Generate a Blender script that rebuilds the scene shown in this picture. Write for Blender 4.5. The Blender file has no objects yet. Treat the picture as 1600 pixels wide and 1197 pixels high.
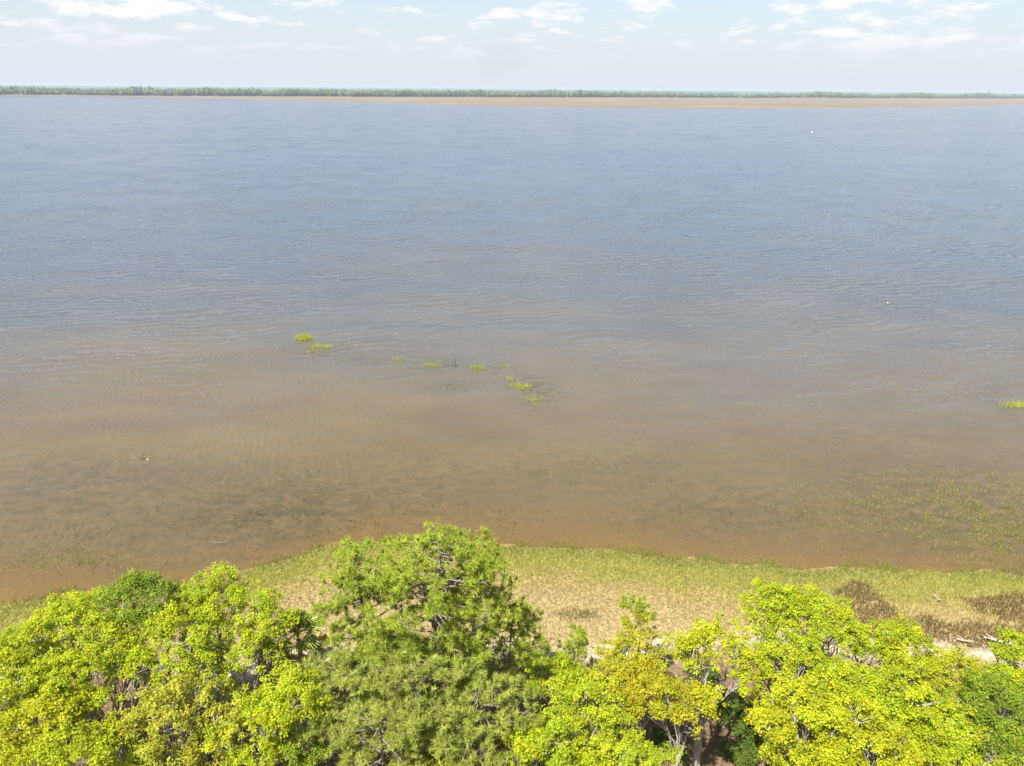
import bpy, math
import numpy as np
from mathutils import Matrix, Vector

# ------------------------------------------------------------------ camera, sky, sun, exposure
sc = bpy.context.scene
col = sc.collection
CAM_H = 40.0
F_PX, W_PX, H_PX = 1148.0, 1600.0, 1197.0
PITCH, ROLL = math.radians(21.9), math.radians(0.47)
cam = bpy.data.cameras.new('camera')
cam.sensor_width = 36.0
cam.lens = F_PX / W_PX * 36.0
cam.clip_start, cam.clip_end = 0.5, 60000.0
cam_ob = bpy.data.objects.new('camera', cam)
col.objects.link(cam_ob)
ROT = Matrix.Rotation(math.pi / 2 - PITCH, 4, 'X') @ Matrix.Rotation(ROLL, 4, 'Z')
cam_ob.matrix_world = Matrix.Translation((0, 0, CAM_H)) @ ROT
sc.camera = cam_ob

SUN_EL, SUN_AZ = math.radians(58.0), math.radians(218.0)
world = bpy.data.worlds.new('World')
sc.world = world
world.use_nodes = True
wn = world.node_tree
wn.nodes.clear()


def node(nt, kind, **kw):
    n = nt.nodes.new(kind)
    for k, v in kw.items():
        if k.startswith('i_'):
            key = k[2:]
            n.inputs[int(key) if key.isdigit() else key].default_value = v
        else:
            setattr(n, k, v)
    return n


def math_n(nt, op, a, b=None, c=None, clamp=False):
    n = nt.nodes.new('ShaderNodeMath')
    n.operation = op
    n.use_clamp = clamp
    for i, v in enumerate((a, b, c)):
        if v is None:
            continue
        if isinstance(v, (int, float)):
            n.inputs[i].default_value = v
        else:
            nt.links.new(v, n.inputs[i])
    return n.outputs[0]


def maprange(nt, v, a, b, c=0.0, d=1.0, smooth=True):
    n = nt.nodes.new('ShaderNodeMapRange')
    n.interpolation_type = 'SMOOTHSTEP' if smooth else 'LINEAR'
    nt.links.new(v, n.inputs[0])
    for i, x in enumerate((a, b, c, d)):
        n.inputs[i + 1].default_value = x
    return n.outputs[0]


def mixcol(nt, fac, a, b, blend='MIX'):
    n = nt.nodes.new('ShaderNodeMix')
    n.data_type = 'RGBA'
    n.blend_type = blend
    for key, v in (('Factor', fac), ('A', a), ('B', b)):
        idx = {'Factor': 0, 'A': 6, 'B': 7}[key]
        if isinstance(v, (int, float)):
            n.inputs[idx].default_value = v
        elif isinstance(v, (tuple, list)):
            n.inputs[idx].default_value = (*v[:3], 1)
        else:
            nt.links.new(v, n.inputs[idx])
    return n.outputs[2]


def vmul(nt, v, s):
    n = nt.nodes.new('ShaderNodeVectorMath')
    n.operation = 'MULTIPLY'
    nt.links.new(v, n.inputs[0])
    n.inputs[1].default_value = s
    return n.outputs[0]


def noise(nt, vec, scale, detail=3.0, rough=0.5, dist=0.0, out=0):
    n = node(nt, 'ShaderNodeTexNoise')
    n.inputs['Scale'].default_value = scale
    n.inputs['Detail'].default_value = detail
    n.inputs['Roughness'].default_value = rough
    n.inputs['Distortion'].default_value = dist
    nt.links.new(vec, n.inputs['Vector'])
    return n.outputs[out]


# --- world: Nishita sky, horizon haze, scattered small cumulus all round the dome
sky = node(wn, 'ShaderNodeTexSky', sky_type='NISHITA', sun_disc=False)
sky.sun_elevation, sky.sun_rotation = SUN_EL, SUN_AZ
sky.air_density, sky.dust_density, sky.ozone_density = 1.0, 1.0, 1.2
tc = node(wn, 'ShaderNodeTexCoord')
sep = node(wn, 'ShaderNodeSeparateXYZ')
wn.links.new(tc.outputs['Generated'], sep.inputs[0])
dz = math_n(wn, 'MAXIMUM', sep.outputs[2], 0.0)
haze_f = maprange(wn, dz, 0.0, 0.19, 0.97, 0.06)
base = mixcol(wn, haze_f, sky.outputs[0], (4.6, 5.0, 5.5))
inv = math_n(wn, 'DIVIDE', 1.0, math_n(wn, 'ADD', dz, 0.21))
cmb = node(wn, 'ShaderNodeCombineXYZ')
wn.links.new(math_n(wn, 'MULTIPLY', sep.outputs[0], inv), cmb.inputs[0])
wn.links.new(math_n(wn, 'MULTIPLY', sep.outputs[1], inv), cmb.inputs[1])
vec = cmb.outputs[0]
wide = noise(wn, vec, 0.9, 2.0, 0.5)
puffs = noise(wn, vec, 4.6, 6.0, 0.6, 0.15)
c_sum = math_n(wn, 'ADD', math_n(wn, 'MULTIPLY', wide, 0.55), math_n(wn, 'MULTIPLY', puffs, 0.9))
cloud = maprange(wn, c_sum, 0.72, 0.875)
cloud = math_n(wn, 'MULTIPLY', cloud, maprange(wn, dz, 0.025, 0.075, 0.0, 0.85))
veil = maprange(wn, noise(wn, vmul(wn, vec, (0.35, 1.0, 1.0)), 0.55, 5.0, 0.6), 0.42, 0.75, 0.0, 0.20)
base2 = mixcol(wn, veil, base, (4.9, 5.1, 5.45))
final = mixcol(wn, cloud, base2, (6.5, 6.45, 6.45))
bg = node(wn, 'ShaderNodeBackground')
bg.inputs[1].default_value = 0.051
wn.links.new(final, bg.inputs[0])
wo = node(wn, 'ShaderNodeOutputWorld')
wn.links.new(bg.outputs[0], wo.inputs[0])

sun_d = bpy.data.lights.new('sun', 'SUN')
sun_d.energy, sun_d.angle, sun_d.color = 4.8, math.radians(0.53), (1.0, 0.95, 0.87)
sun = bpy.data.objects.new('sun', sun_d)
col.objects.link(sun)
SUN_DIR = Vector((math.sin(SUN_AZ) * math.cos(SUN_EL), math.cos(SUN_AZ) * math.cos(SUN_EL), math.sin(SUN_EL)))
sun.rotation_euler = SUN_DIR.to_track_quat('Z', 'Y').to_euler()

sc.view_settings.view_transform = 'Standard'
sc.view_settings.look = 'None'
sc.view_settings.gamma = 1.0
sc.view_settings.use_curve_mapping = False
sc.view_settings.exposure = 1.7
sc.cycles.max_bounces = 6
sc.cycles.diffuse_bounces = 3
sc.cycles.glossy_bounces = 3
sc.cycles.transmission_bounces = 3
sc.cycles.transparent_max_bounces = 8
sc.cycles.volume_bounces = 0
sc.cycles.use_denoising = True

# ------------------------------------------------------------------ helpers
R3 = np.array(ROT.to_3x3())


def at(px, py, z=0.0):
    """where the sight line through a photo pixel meets the height z"""
    d = R3 @ np.array([(px - W_PX / 2) / F_PX, -(py - H_PX / 2) / F_PX, -1.0])
    t = (z - CAM_H) / d[2]
    return np.array([d[0] * t, d[1] * t, z])


def mesh_np(name, verts, faces, colors=None, mat=None, smooth=False):
    """faces: an int array (n, 3) or (n, 4), or a list of such arrays; colours per vertex"""
    if not isinstance(faces, list):
        faces = [faces]
    faces = [np.asarray(f, dtype=np.int32) for f in faces if len(f)]
    me = bpy.data.meshes.new(name)
    verts = np.asarray(verts, dtype=np.float32)
    me.vertices.add(len(verts))
    me.vertices.foreach_set('co', verts.ravel())
    loops = np.concatenate([f.ravel() for f in faces])
    sizes = np.concatenate([np.full(len(f), f.shape[1], dtype=np.int32) for f in faces])
    starts = np.concatenate([[0], np.cumsum(sizes)[:-1]]).astype(np.int32)
    me.loops.add(len(loops))
    me.loops.foreach_set('vertex_index', loops)
    me.polygons.add(len(sizes))
    me.polygons.foreach_set('loop_start', starts)
    me.polygons.foreach_set('use_smooth', np.full(len(sizes), smooth, dtype=bool))
    me.update(calc_edges=True)
    if colors is not None:
        a = me.attributes.new('Col', 'FLOAT_COLOR', 'POINT')
        c = np.ones((len(verts), 4), dtype=np.float32)
        c[:, :3] = colors
        a.data.foreach_set('color', c.ravel())
    if mat:
        me.materials.append(mat)
    return me


def obj(name, me, parent=None, loc=(0, 0, 0), **props):
    o = bpy.data.objects.new(name, me)
    col.objects.link(o)
    o.location = loc
    if parent is not None:
        o.parent = parent
    for k, v in props.items():
        o[k] = v
    return o


def empty(name, loc, label, category, group=None):
    o = obj(name, None, None, loc, label=label, category=category)
    if group:
        o['group'] = group
    return o


def smoothstep(a, b, x):
    t = np.clip((x - a) / (b - a), 0, 1)
    return t * t * (3 - 2 * t)


def vnoise(x, y, seed=0):
    """cheap smooth value noise for the height field and the scatter masks"""
    xi, yi = np.floor(x).astype(np.int64), np.floor(y).astype(np.int64)
    xf, yf = x - xi, y - yi
    xf, yf = xf * xf * (3 - 2 * xf), yf * yf * (3 - 2 * yf)

    def h(a, b):
        n = (a * 374761393 + b * 668265263 + seed * 1442695041) & 0x7fffffff
        n = ((n ^ (n >> 13)) * 1274126177) & 0x7fffffff
        return ((n ^ (n >> 16)) & 0xffff) / 65535.0
    return (h(xi, yi) * (1 - xf) + h(xi + 1, yi) * xf) * (1 - yf) + (h(xi, yi + 1) * (1 - xf) + h(xi + 1, yi + 1) * xf) * yf


def fbm(x, y, seed=0, octaves=4):
    s, a, t = 0.0, 0.5, 0.0
    for i in range(octaves):
        s = s + a * vnoise(x * 2 ** i, y * 2 ** i, seed + i)
        t += a
        a *= 0.5
    return s / t


class Tubes:
    def __init__(self):
        self.v, self.f, self.n = [], [], 0

    def add(self, path, radii, sides=6):
        path = np.asarray(path, float)
        radii = np.asarray(radii, float)
        m = len(path)
        tang = np.gradient(path, axis=0)
        tang /= np.linalg.norm(tang, axis=1)[:, None] + 1e-9
        ref = np.array([0.31, 0.95, 0.05]) if abs(tang[:, 2]).mean() > 0.6 else np.array([0.05, 0.1, 0.99])
        u = np.cross(tang, ref)
        u /= np.linalg.norm(u, axis=1)[:, None] + 1e-9
        w = np.cross(tang, u)
        ang = np.arange(sides) * 2 * math.pi / sides
        ring = u[:, None, :] * np.cos(ang)[None, :, None] + w[:, None, :] * np.sin(ang)[None, :, None]
        v = path[:, None, :] + ring * radii[:, None, None]
        self.v.append(v.reshape(-1, 3))
        i = np.arange(m - 1)[:, None] * sides
        j = np.arange(sides)[None, :]
        k = (j + 1) % sides
        q = np.stack([i + j, i + k, i + sides + k, i + sides + j], -1).reshape(-1, 4) + self.n
        self.f.append(q)
        self.n += m * sides

    def mesh(self, name, mat):
        return mesh_np(name, np.concatenate(self.v), np.concatenate(self.f), None, mat, True)


def curve(p0, p1, p2, n):
    t = np.linspace(0, 1, n)[:, None]
    return (1 - t) ** 2 * p0 + 2 * t * (1 - t) * p1 + t * t * p2


# ------------------------------------------------------------------ materials
def material(name):
    m = bpy.data.materials.new(name)
    m.use_nodes = True
    nt = m.node_tree
    nt.nodes.clear()
    out = nt.nodes.new('ShaderNodeOutputMaterial')
    return m, nt, out


def leaf_material(name, translucency=0.54, rough=0.45, gain=(1.25, 1.2, 0.7)):
    m, nt, out = material(name)
    at_ = node(nt, 'ShaderNodeAttribute', attribute_name='Col')
    p = node(nt, 'ShaderNodeBsdfPrincipled')
    p.inputs['Roughness'].default_value = rough
    p.inputs['Specular IOR Level'].default_value = 0.25
    nt.links.new(at_.outputs['Color'], p.inputs['Base Color'])
    tr = node(nt, 'ShaderNodeBsdfTranslucent')
    nt.links.new(mixcol(nt, 1.0, at_.outputs['Color'], gain, 'MULTIPLY'), tr.inputs[0])
    mx = node(nt, 'ShaderNodeMixShader')
    mx.inputs[0].default_value = translucency
    nt.links.new(p.outputs[0], mx.inputs[1])
    nt.links.new(tr.outputs[0], mx.inputs[2])
    nt.links.new(mx.outputs[0], out.inputs[0])
    return m


def plain_material(name, c1, c2, scale=6.0, rough=0.9, stretch=(1, 1, 1), bump=0.0):
    m, nt, out = material(name)
    tco = node(nt, 'ShaderNodeTexCoord')
    v = vmul(nt, tco.outputs['Object'], stretch)
    f = maprange(nt, noise(nt, v, scale, 5.0, 0.6), 0.35, 0.65)
    p = node(nt, 'ShaderNodeBsdfPrincipled')
    p.inputs['Roughness'].default_value = rough
    nt.links.new(mixcol(nt, f, c1, c2), p.inputs['Base Color'])
    if bump:
        b = node(nt, 'ShaderNodeBump')
        b.inputs['Strength'].default_value = bump
        b.inputs['Distance'].default_value = 0.05
        nt.links.new(noise(nt, v, scale * 3, 4.0), b.inputs['Height'])
        nt.links.new(b.outputs[0], p.inputs['Normal'])
    nt.links.new(p.outputs[0], out.inputs[0])
    return m


M_LEAF = leaf_material('broad_leaves')
M_NEEDLE = leaf_material('pine_needles', 0.5, 0.5)
M_GRASS = leaf_material('marsh_grass_blades', 0.45, 0.6, (1.1, 1.1, 0.8))
M_PALM = leaf_material('palm_fronds', 0.2, 0.35)
M_FAR = leaf_material('far_canopy', 0.0, 0.8)
M_BARK = plain_material('pale_bark', (0.33, 0.305, 0.27), (0.19, 0.17, 0.145), 3.0, 0.9, (1, 1, 0.3), 0.5)
M_DARKBARK = plain_material('grey_brown_bark', (0.20, 0.165, 0.13), (0.10, 0.08, 0.065), 3.0, 0.95, (1, 1, 0.3), 0.5)
M_PINEBARK = plain_material('pine_bark', (0.17, 0.135, 0.105), (0.09, 0.07, 0.055), 4.0, 0.95, (1, 1, 0.35), 0.7)
M_DRIFT = plain_material('bleached_driftwood', (0.38, 0.32, 0.25), (0.26, 0.21, 0.16), 5.0, 0.9)
M_STAKE = plain_material('wet_dark_wood', (0.055, 0.05, 0.028), (0.09, 0.085, 0.04), 5.0, 0.7)
M_WHITE = plain_material('white_paint', (0.8, 0.8, 0.78), (0.7, 0.7, 0.68), 4.0, 0.5)
M_GREEN = plain_material('green_board', (0.03, 0.16, 0.07), (0.03, 0.14, 0.06), 4.0, 0.5)
M_MOSS = plain_material('grey_moss', (0.25, 0.25, 0.20), (0.16, 0.165, 0.125), 6.0, 0.95)

# ------------------------------------------------------------------ shore lines (photo points carried to the ground)
SHORE = np.array([at(x, y)[:2] for x, y in ((-500, 1010), (-200, 965), (0, 938), (180, 925), (330, 905), (430, 878), (520, 853), (610, 841),
                                             (760, 846), (900, 858), (1100, 877), (1240, 885), (1400, 888), (1600, 894), (1900, 902), (2300, 915))])
BANK = np.array([at(x, y, 0.4)[:2] for x, y in ((-500, 1120), (0, 1060), (300, 1035), (500, 1030), (700, 1022), (850, 1012), (1000, 1005), (1200, 1000), (1400, 1012),
                                                 (1600, 1022), (1900, 1040), (2300, 1060))])


def shore_y(x):
    return np.interp(x, SHORE[:, 0], SHORE[:, 1]) + 0.9 * (vnoise(x * 0.35, x * 0, 5) - 0.5) + 0.5 * (vnoise(x * 1.3, x * 0, 6) - 0.5)


def bank_y(x):
    return np.interp(x, BANK[:, 0], BANK[:, 1]) + 1.6 * (vnoise(x * 0.3, x * 0, 8) - 0.5)


def ground_z(x, y):
    x, y = np.asarray(x, float), np.asarray(y, float)
    s = shore_y(x) - y
    b = bank_y(x) - y
    z = np.where(s < 0, np.maximum(s * 0.028, -2.6), np.minimum(s * 0.03, 0.35))
    z = z + 0.9 * smoothstep(-0.3, 1.6, b) + 1.2 * smoothstep(1.0, 22.0, b)
    z = z + (fbm(x * 0.35, y * 0.35, 3) - 0.5) * (0.05 + 0.5 * smoothstep(0, 3, b))
    return z


# ------------------------------------------------------------------ the ground: one sheet to the horizon
def graded(lo, hi, step, far_lo, far_hi):
    a = np.arange(lo, hi + 1e-6, step)
    up, d = [hi], step
    while up[-1] < far_hi:
        d *= 1.35
        up.append(up[-1] + d)
    dn, d = [lo], step
    while dn[-1] > far_lo:
        d *= 1.35
        dn.append(dn[-1] - d)
    return np.concatenate([dn[:0:-1], a, up[1:]])


gx = graded(-75, 75, 0.55, -16000, 16000)
gy = graded(14, 78, 0.5, -4000, 22000)
X, Y = np.meshgrid(gx, gy)
Z = ground_z(X, Y)
S, B = shore_y(X) - Y, bank_y(X) - Y
n1, n2 = fbm(X * 0.5, Y * 0.5, 11), fbm(X * 1.4, Y * 1.4, 21)
mud = np.array([0.190, 0.125, 0.055])
marsh_mud = np.array([0.225, 0.172, 0.082])
marsh_algae = np.array([0.150, 0.140, 0.045])
sand = np.array([0.33, 0.27, 0.20])
litter = np.array([0.098, 0.066, 0.038])
C = np.broadcast_to(mud, X.shape + (3,)).copy()
f = smoothstep(-0.2, 3.0, S + (n1 - 0.5) * 2)[..., None]
C = C * (1 - f) + marsh_mud * f
f = (smoothstep(-0.1, 0.7, S) * (1 - smoothstep(2.0, 6.0, S + (n1 - 0.5) * 4)))[..., None]
C = C * (1 - f) + marsh_algae * f
f = (smoothstep(-1.6, -0.1, B + (n1 - 0.5) * 3.0) * (1 - smoothstep(1.2, 3.0, B + (n1 - 0.5) * 4)))[..., None] * 0.95
C = C * (1 - f) + sand * f
f = smoothstep(1.2, 3.0, B + (n1 - 0.5) * 4)[..., None]
C = C * (1 - f) + (litter * (0.7 + 0.9 * n2[..., None])) * f
nx, ny = len(gx), len(gy)
i, j = np.meshgrid(np.arange(nx - 1), np.arange(ny - 1))
a = (j * nx + i).ravel()
quads = np.stack([a, a + 1, a + nx + 1, a + nx], -1)
m, nt, out = material('ground_soil')
at_ = node(nt, 'ShaderNodeAttribute', attribute_name='Col')
g = node(nt, 'ShaderNodeNewGeometry')
f1 = maprange(nt, noise(nt, g.outputs['Position'], 3.0, 6.0, 0.65), 0.3, 0.7, 0.6, 1.35)
p = node(nt, 'ShaderNodeBsdfPrincipled')
p.inputs['Roughness'].default_value = 0.95
p.inputs['Specular IOR Level'].default_value = 0.15
cmb = node(nt, 'ShaderNodeCombineXYZ')
for k in range(3):
    nt.links.new(f1, cmb.inputs[k])
nt.links.new(mixcol(nt, 1.0, at_.outputs['Color'], cmb.outputs[0], 'MULTIPLY'), p.inputs['Base Color'])
bm = node(nt, 'ShaderNodeBump')
bm.inputs['Strength'].default_value = 0.7
bm.inputs['Distance'].default_value = 0.12
nt.links.new(noise(nt, g.outputs['Position'], 5.0, 6.0, 0.7), bm.inputs['Height'])
nt.links.new(bm.outputs[0], p.inputs['Normal'])
nt.links.new(p.outputs[0], out.inputs[0])
obj('ground', mesh_np('ground', np.stack([X, Y, Z], -1).reshape(-1, 3), quads, C.reshape(-1, 3), m, True), kind='structure')

# ------------------------------------------------------------------ the river
wx = graded(-80, 80, 1.6, -16000, 16000)
wy = graded(30, 135, 1.2, 22, 22000)
X, Y = np.meshgrid(wx, wy)
off = np.maximum(Y - shore_y(X), 0)             # metres out from the marsh edge: deeper, less of the bed shows
nx, ny = len(wx), len(wy)
i, j = np.meshgrid(np.arange(nx - 1), np.arange(ny - 1))
a = (j * nx + i).ravel()
quads = np.stack([a, a + 1, a + nx + 1, a + nx], -1)
m, nt, out = material('river_water')
at_ = node(nt, 'ShaderNodeAttribute', attribute_name='Col')
dsep = node(nt, 'ShaderNodeSeparateColor')
nt.links.new(at_.outputs['Color'], dsep.inputs[0])
depth = dsep.outputs[0]                           # 0 at the shore, 1 at 400 m out (square root scale)
g = node(nt, 'ShaderNodeNewGeometry')
P = g.outputs['Position']
ps = node(nt, 'ShaderNodeSeparateXYZ')
nt.links.new(P, ps.inputs[0])
# silt in the water: warm brown by the bank, greyer in the channel, drifting in long soft plumes; farther out, blue sky reflection is painted into the body colour
plume = noise(nt, vmul(nt, P, (0.009, 0.03, 0.0)), 1.0, 6.0, 0.6, 0.3)
plume2 = noise(nt, vmul(nt, P, (0.045, 0.10, 0.0)), 1.0, 6.0, 0.65, 0.3)
dd = math_n(nt, 'ADD', depth, math_n(nt, 'MULTIPLY', math_n(nt, 'SUBTRACT', plume, 0.5), 0.42))
dd = math_n(nt, 'SUBTRACT', dd, math_n(nt, 'MULTIPLY', dsep.outputs[2], 0.10))
ramp = node(nt, 'ShaderNodeValToRGB')
nt.links.new(dd, ramp.inputs[0])
el = ramp.color_ramp.elements
el[0].position, el[0].color = 0.0, (0.150, 0.104, 0.038, 1)
el[1].position, el[1].color = 1.0, (0.042, 0.056, 0.106, 1)
for pos, c in ((0.10, (0.108, 0.080, 0.037)), (0.24, (0.084, 0.067, 0.042)), (0.36, (0.076, 0.069, 0.059)), (0.50, (0.058, 0.063, 0.068)), (0.78, (0.046, 0.059, 0.088))):
    e = ramp.color_ramp.elements.new(pos)
    e.color = (*c, 1)
tone = maprange(nt, plume2, 0.3, 0.7, 0.92, 1.08)
cmb = node(nt, 'ShaderNodeCombineXYZ')
for k in range(3):
    nt.links.new(tone, cmb.inputs[k])
body_c = mixcol(nt, 1.0, ramp.outputs[0], cmb.outputs[0], 'MULTIPLY')
weed_n = maprange(nt, noise(nt, vmul(nt, P, (0.55, 0.9, 0.0)), 1.0, 6.0, 0.68, 0.3), 0.36, 0.62)
weed = math_n(nt, 'MULTIPLY', dsep.outputs[1], weed_n, clamp=True)
body_c = mixcol(nt, weed, body_c, (0.040, 0.042, 0.024))
# wave slopes, sampled as slopes so that far water keeps its roughness
gust = maprange(nt, noise(nt, vmul(nt, P, (0.006, 0.016, 0.0)), 1.0, 4.0, 0.6, 0.7), 0.30, 0.70, 0.70, 1.2)
near_calm = maprange(nt, depth, 0.12, 0.48, 0.28, 1.0)
near_only = maprange(nt, depth, 0.28, 0.62, 1.0, 0.25)
amp = gust


def wave(dx, dy, wavelength, strength, warp, seedoff, where):
    """one train of ripples running along (dx, dy): returns its slope along that direction"""
    l = math.hypot(dx, dy)
    dx, dy = dx / l, dy / l
    ph = math_n(nt, 'ADD', math_n(nt, 'MULTIPLY', ps.outputs[0], dx * 2 * math.pi / wavelength),
                math_n(nt, 'MULTIPLY', ps.outputs[1], dy * 2 * math.pi / wavelength))
    mp = node(nt, 'ShaderNodeMapping')
    mp.inputs['Location'].default_value = (seedoff, seedoff * 0.7, 0)
    nt.links.new(P, mp.inputs[0])
    w = noise(nt, mp.outputs[0], 0.30 / wavelength, 4.0, 0.55)
    ph = math_n(nt, 'ADD', ph, math_n(nt, 'MULTIPLY', w, warp))
    env = maprange(nt, noise(nt, mp.outputs[0], 0.13 / wavelength, 3.0, 0.55), 0.40, 0.64, 0.10, 1.0)
    s = math_n(nt, 'MULTIPLY', math_n(nt, 'MULTIPLY', math_n(nt, 'COSINE', ph), env), strength)
    s = math_n(nt, 'MULTIPLY', s, where)
    return math_n(nt, 'MULTIPLY', s, dx), math_n(nt, 'MULTIPLY', s, dy)


sx, sy = None, None
for args in ((-0.26, 1.0, 2.7, 0.130, 24.0, 0.0, near_calm), (0.10, 1.0, 1.6, 0.100, 22.0, 31.0, near_calm), (1.0, 0.25, 0.8, 0.110, 18.0, 77.0, near_only), (-0.6, 0.8, 1.0, 0.055, 18.0, 140.0, near_calm), (0.9, 0.5, 1.3, 0.045, 20.0, 210.0, near_only)):
    ax, ay = wave(*args)
    sx = ax if sx is None else math_n(nt, 'ADD', sx, ax)
    sy = ay if sy is None else math_n(nt, 'ADD', sy, ay)
chop = node(nt, 'ShaderNodeSeparateColor')
nt.links.new(noise(nt, vmul(nt, P, (0.8, 1.4, 0.0)), 2.0, 4.0, 0.62, 0.0, 1), chop.inputs[0])
sx = math_n(nt, 'ADD', sx, math_n(nt, 'MULTIPLY', math_n(nt, 'SUBTRACT', chop.outputs[0], 0.5), 0.26))
sy = math_n(nt, 'ADD', sy, math_n(nt, 'MULTIPLY', math_n(nt, 'SUBTRACT', chop.outputs[1], 0.5), 0.36))
sx = math_n(nt, 'MULTIPLY', sx, math_n(nt, 'MULTIPLY', amp, -1.0))
sy = math_n(nt, 'MULTIPLY', sy, math_n(nt, 'MULTIPLY', amp, -1.0))
cmb = node(nt, 'ShaderNodeCombineXYZ')
nt.links.new(sx, cmb.inputs[0])
nt.links.new(sy, cmb.inputs[1])
cmb.inputs[2].default_value = 1.0
nrm = node(nt, 'ShaderNodeVectorMath', operation='NORMALIZE')
nt.links.new(cmb.outputs[0], nrm.inputs[0])
N = nrm.outputs[0]
body = node(nt, 'ShaderNodeBsdfDiffuse')
nt.links.new(body_c, body.inputs[0])
nt.links.new(N, body.inputs['Normal'])
clear = node(nt, 'ShaderNodeBsdfTransparent')
clear.inputs[0].default_value = (0.80, 0.66, 0.46, 1)
under = node(nt, 'ShaderNodeMixShader')
nt.links.new(maprange(nt, depth, 0.0, 0.33, 0.55, 1.0), under.inputs[0])
nt.links.new(clear.outputs[0], under.inputs[1])
nt.links.new(body.outputs[0], under.inputs[2])
gl = node(nt, 'ShaderNodeBsdfGlossy')
gl.inputs['Roughness'].default_value = 0.12
nt.links.new(N, gl.inputs['Normal'])
fr = node(nt, 'ShaderNodeFresnel')
fr.inputs[0].default_value = 1.333
nt.links.new(N, fr.inputs['Normal'])
mx = node(nt, 'ShaderNodeMixShader')
nt.links.new(fr.outputs[0], mx.inputs[0])
nt.links.new(under.outputs[0], mx.inputs[1])
nt.links.new(gl.outputs[0], mx.inputs[2])
nt.links.new(mx.outputs[0], out.inputs[0])
dcol = np.sqrt(np.clip(off / 400.0, 0, 1))
WEED = [(430, 800, 300, 75, 0.6), (110, 770, 260, 75, 0.55), (650, 765, 180, 55, 0.45), (900, 745, 240, 55, 0.35), (1150, 790, 240, 50, 0.5), (1500, 800, 220, 90, 0.75), (1350, 690, 260, 60, 0.25),
        (498, 545, 70, 16, 0.5), (590, 562, 60, 12, 0.55), (680, 570, 60, 12, 0.6), (770, 576, 60, 12, 0.55), (835, 612, 45, 26, 0.75), (705, 602, 35, 12, 0.5), (1585, 638, 60, 12, 0.6)]
wz = np.zeros_like(X)
for cx, cy, rx, ry, k in WEED:                    # beds of weed under the surface
    c0, c1, c2 = at(cx, cy), at(cx + rx, cy), at(cx, cy - ry)
    wz = np.maximum(wz, k * np.exp(-(((X - c0[0]) / (c1[0] - c0[0])) ** 2 + ((Y - c0[1]) / (c2[1] - c0[1])) ** 2)))
silt = np.zeros_like(X)
for cx, cy, rx, ry, k in ((150, 600, 330, 110, 1.0), (480, 650, 260, 80, 0.7), (900, 600, 200, 60, 0.5), (1350, 640, 260, 50, 0.4)):     # plumes of stirred-up silt off the shallows
    c0, c1, c2 = at(cx, cy), at(cx + rx, cy), at(cx, cy - ry)
    silt = np.maximum(silt, k * np.exp(-(((X - c0[0]) / (c1[0] - c0[0])) ** 2 + ((Y - c0[1] - 0.25 * (X - c0[0])) / (c2[1] - c0[1])) ** 2)))
dcol = np.stack([dcol.ravel(), wz.ravel(), silt.ravel()], -1)
obj('river_water', mesh_np('river_water', np.stack([X, Y, np.zeros_like(X)], -1).reshape(-1, 3), quads, dcol, m, True), kind='structure')

# ------------------------------------------------------------------ the far shore
FAR_EDGE = np.array([at(x, y)[:2] for x, y in ((-500, 143), (0, 149.2), (100, 150.3), (200, 151.8), (350, 154.5), (450, 157), (520, 158.8), (625, 161.5), (700, 164),
                                                (800, 166.2), (950, 169), (1150, 170.2), (1300, 169.3), (1450, 167.7), (1525, 166.4), (1600, 163.5), (1800, 161), (2300, 160))])
FAR_WOOD = np.array([at(x, y)[:2] for x, y in ((-500, 141.8), (0, 148.3), (200, 149.8), (400, 151.0), (600, 151.6), (800, 152.2), (950, 152.6), (1150, 153.2), (1300, 153.6),
                                                (1600, 154.2), (2300, 157.5))])


def polar_interp(pts, ang):
    a_ = np.arctan2(pts[:, 0], pts[:, 1])
    r_ = np.hypot(pts[:, 0], pts[:, 1])
    return 1.0 / np.interp(ang, a_, 1.0 / r_)


rng = np.random.default_rng(7)
ang = np.linspace(math.radians(-58), math.radians(58), 420)
r_edge = polar_interp(FAR_EDGE, ang) * (1 + 0.02 * (fbm(ang * 40, ang * 0, 3) - 0.5))
r_wood = polar_interp(FAR_WOOD, ang)
K = 40
t = np.linspace(0, 1, K) ** 1.6
rr = r_edge[:, None] * (1 - t) + 21000.0 * t
rr[:, 0] -= 4.0
A = np.repeat(ang[:, None], K, 1)
X, Y = np.sin(A) * rr, np.cos(A) * rr
Z = 0.55 + 0.35 * fbm(X * 0.01, Y * 0.01, 4)
Z[:, 0] = -0.3
i, j = np.meshgrid(np.arange(K - 1), np.arange(len(ang) - 1))
a = (j * K + i).ravel()
quads = np.stack([a, a + K, a + K + 1, a + 1], -1)
m, nt, out = material('far_marsh_grass')
g = node(nt, 'ShaderNodeNewGeometry')
P = g.outputs['Position']
f1 = maprange(nt, noise(nt, vmul(nt, P, (0.004, 0.012, 0)), 1.0, 5.0, 0.6, 0.8), 0.35, 0.65)
f2 = maprange(nt, noise(nt, vmul(nt, P, (0.0015, 0.006, 0)), 1.0, 4.0, 0.6, 0.5), 0.5, 0.72, 0.0, 0.8)
c = mixcol(nt, f1, (0.150, 0.117, 0.083), (0.105, 0.083, 0.060))
c = mixcol(nt, f2, c, (0.155, 0.135, 0.085))
p = node(nt, 'ShaderNodeBsdfDiffuse')
nt.links.new(c, p.inputs[0])
nt.links.new(p.outputs[0], out.inputs[0])
obj('far_marsh_land', mesh_np('far_marsh_land', np.stack([X, Y, Z], -1).reshape(-1, 3), quads, None, m, True), kind='structure')

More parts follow.
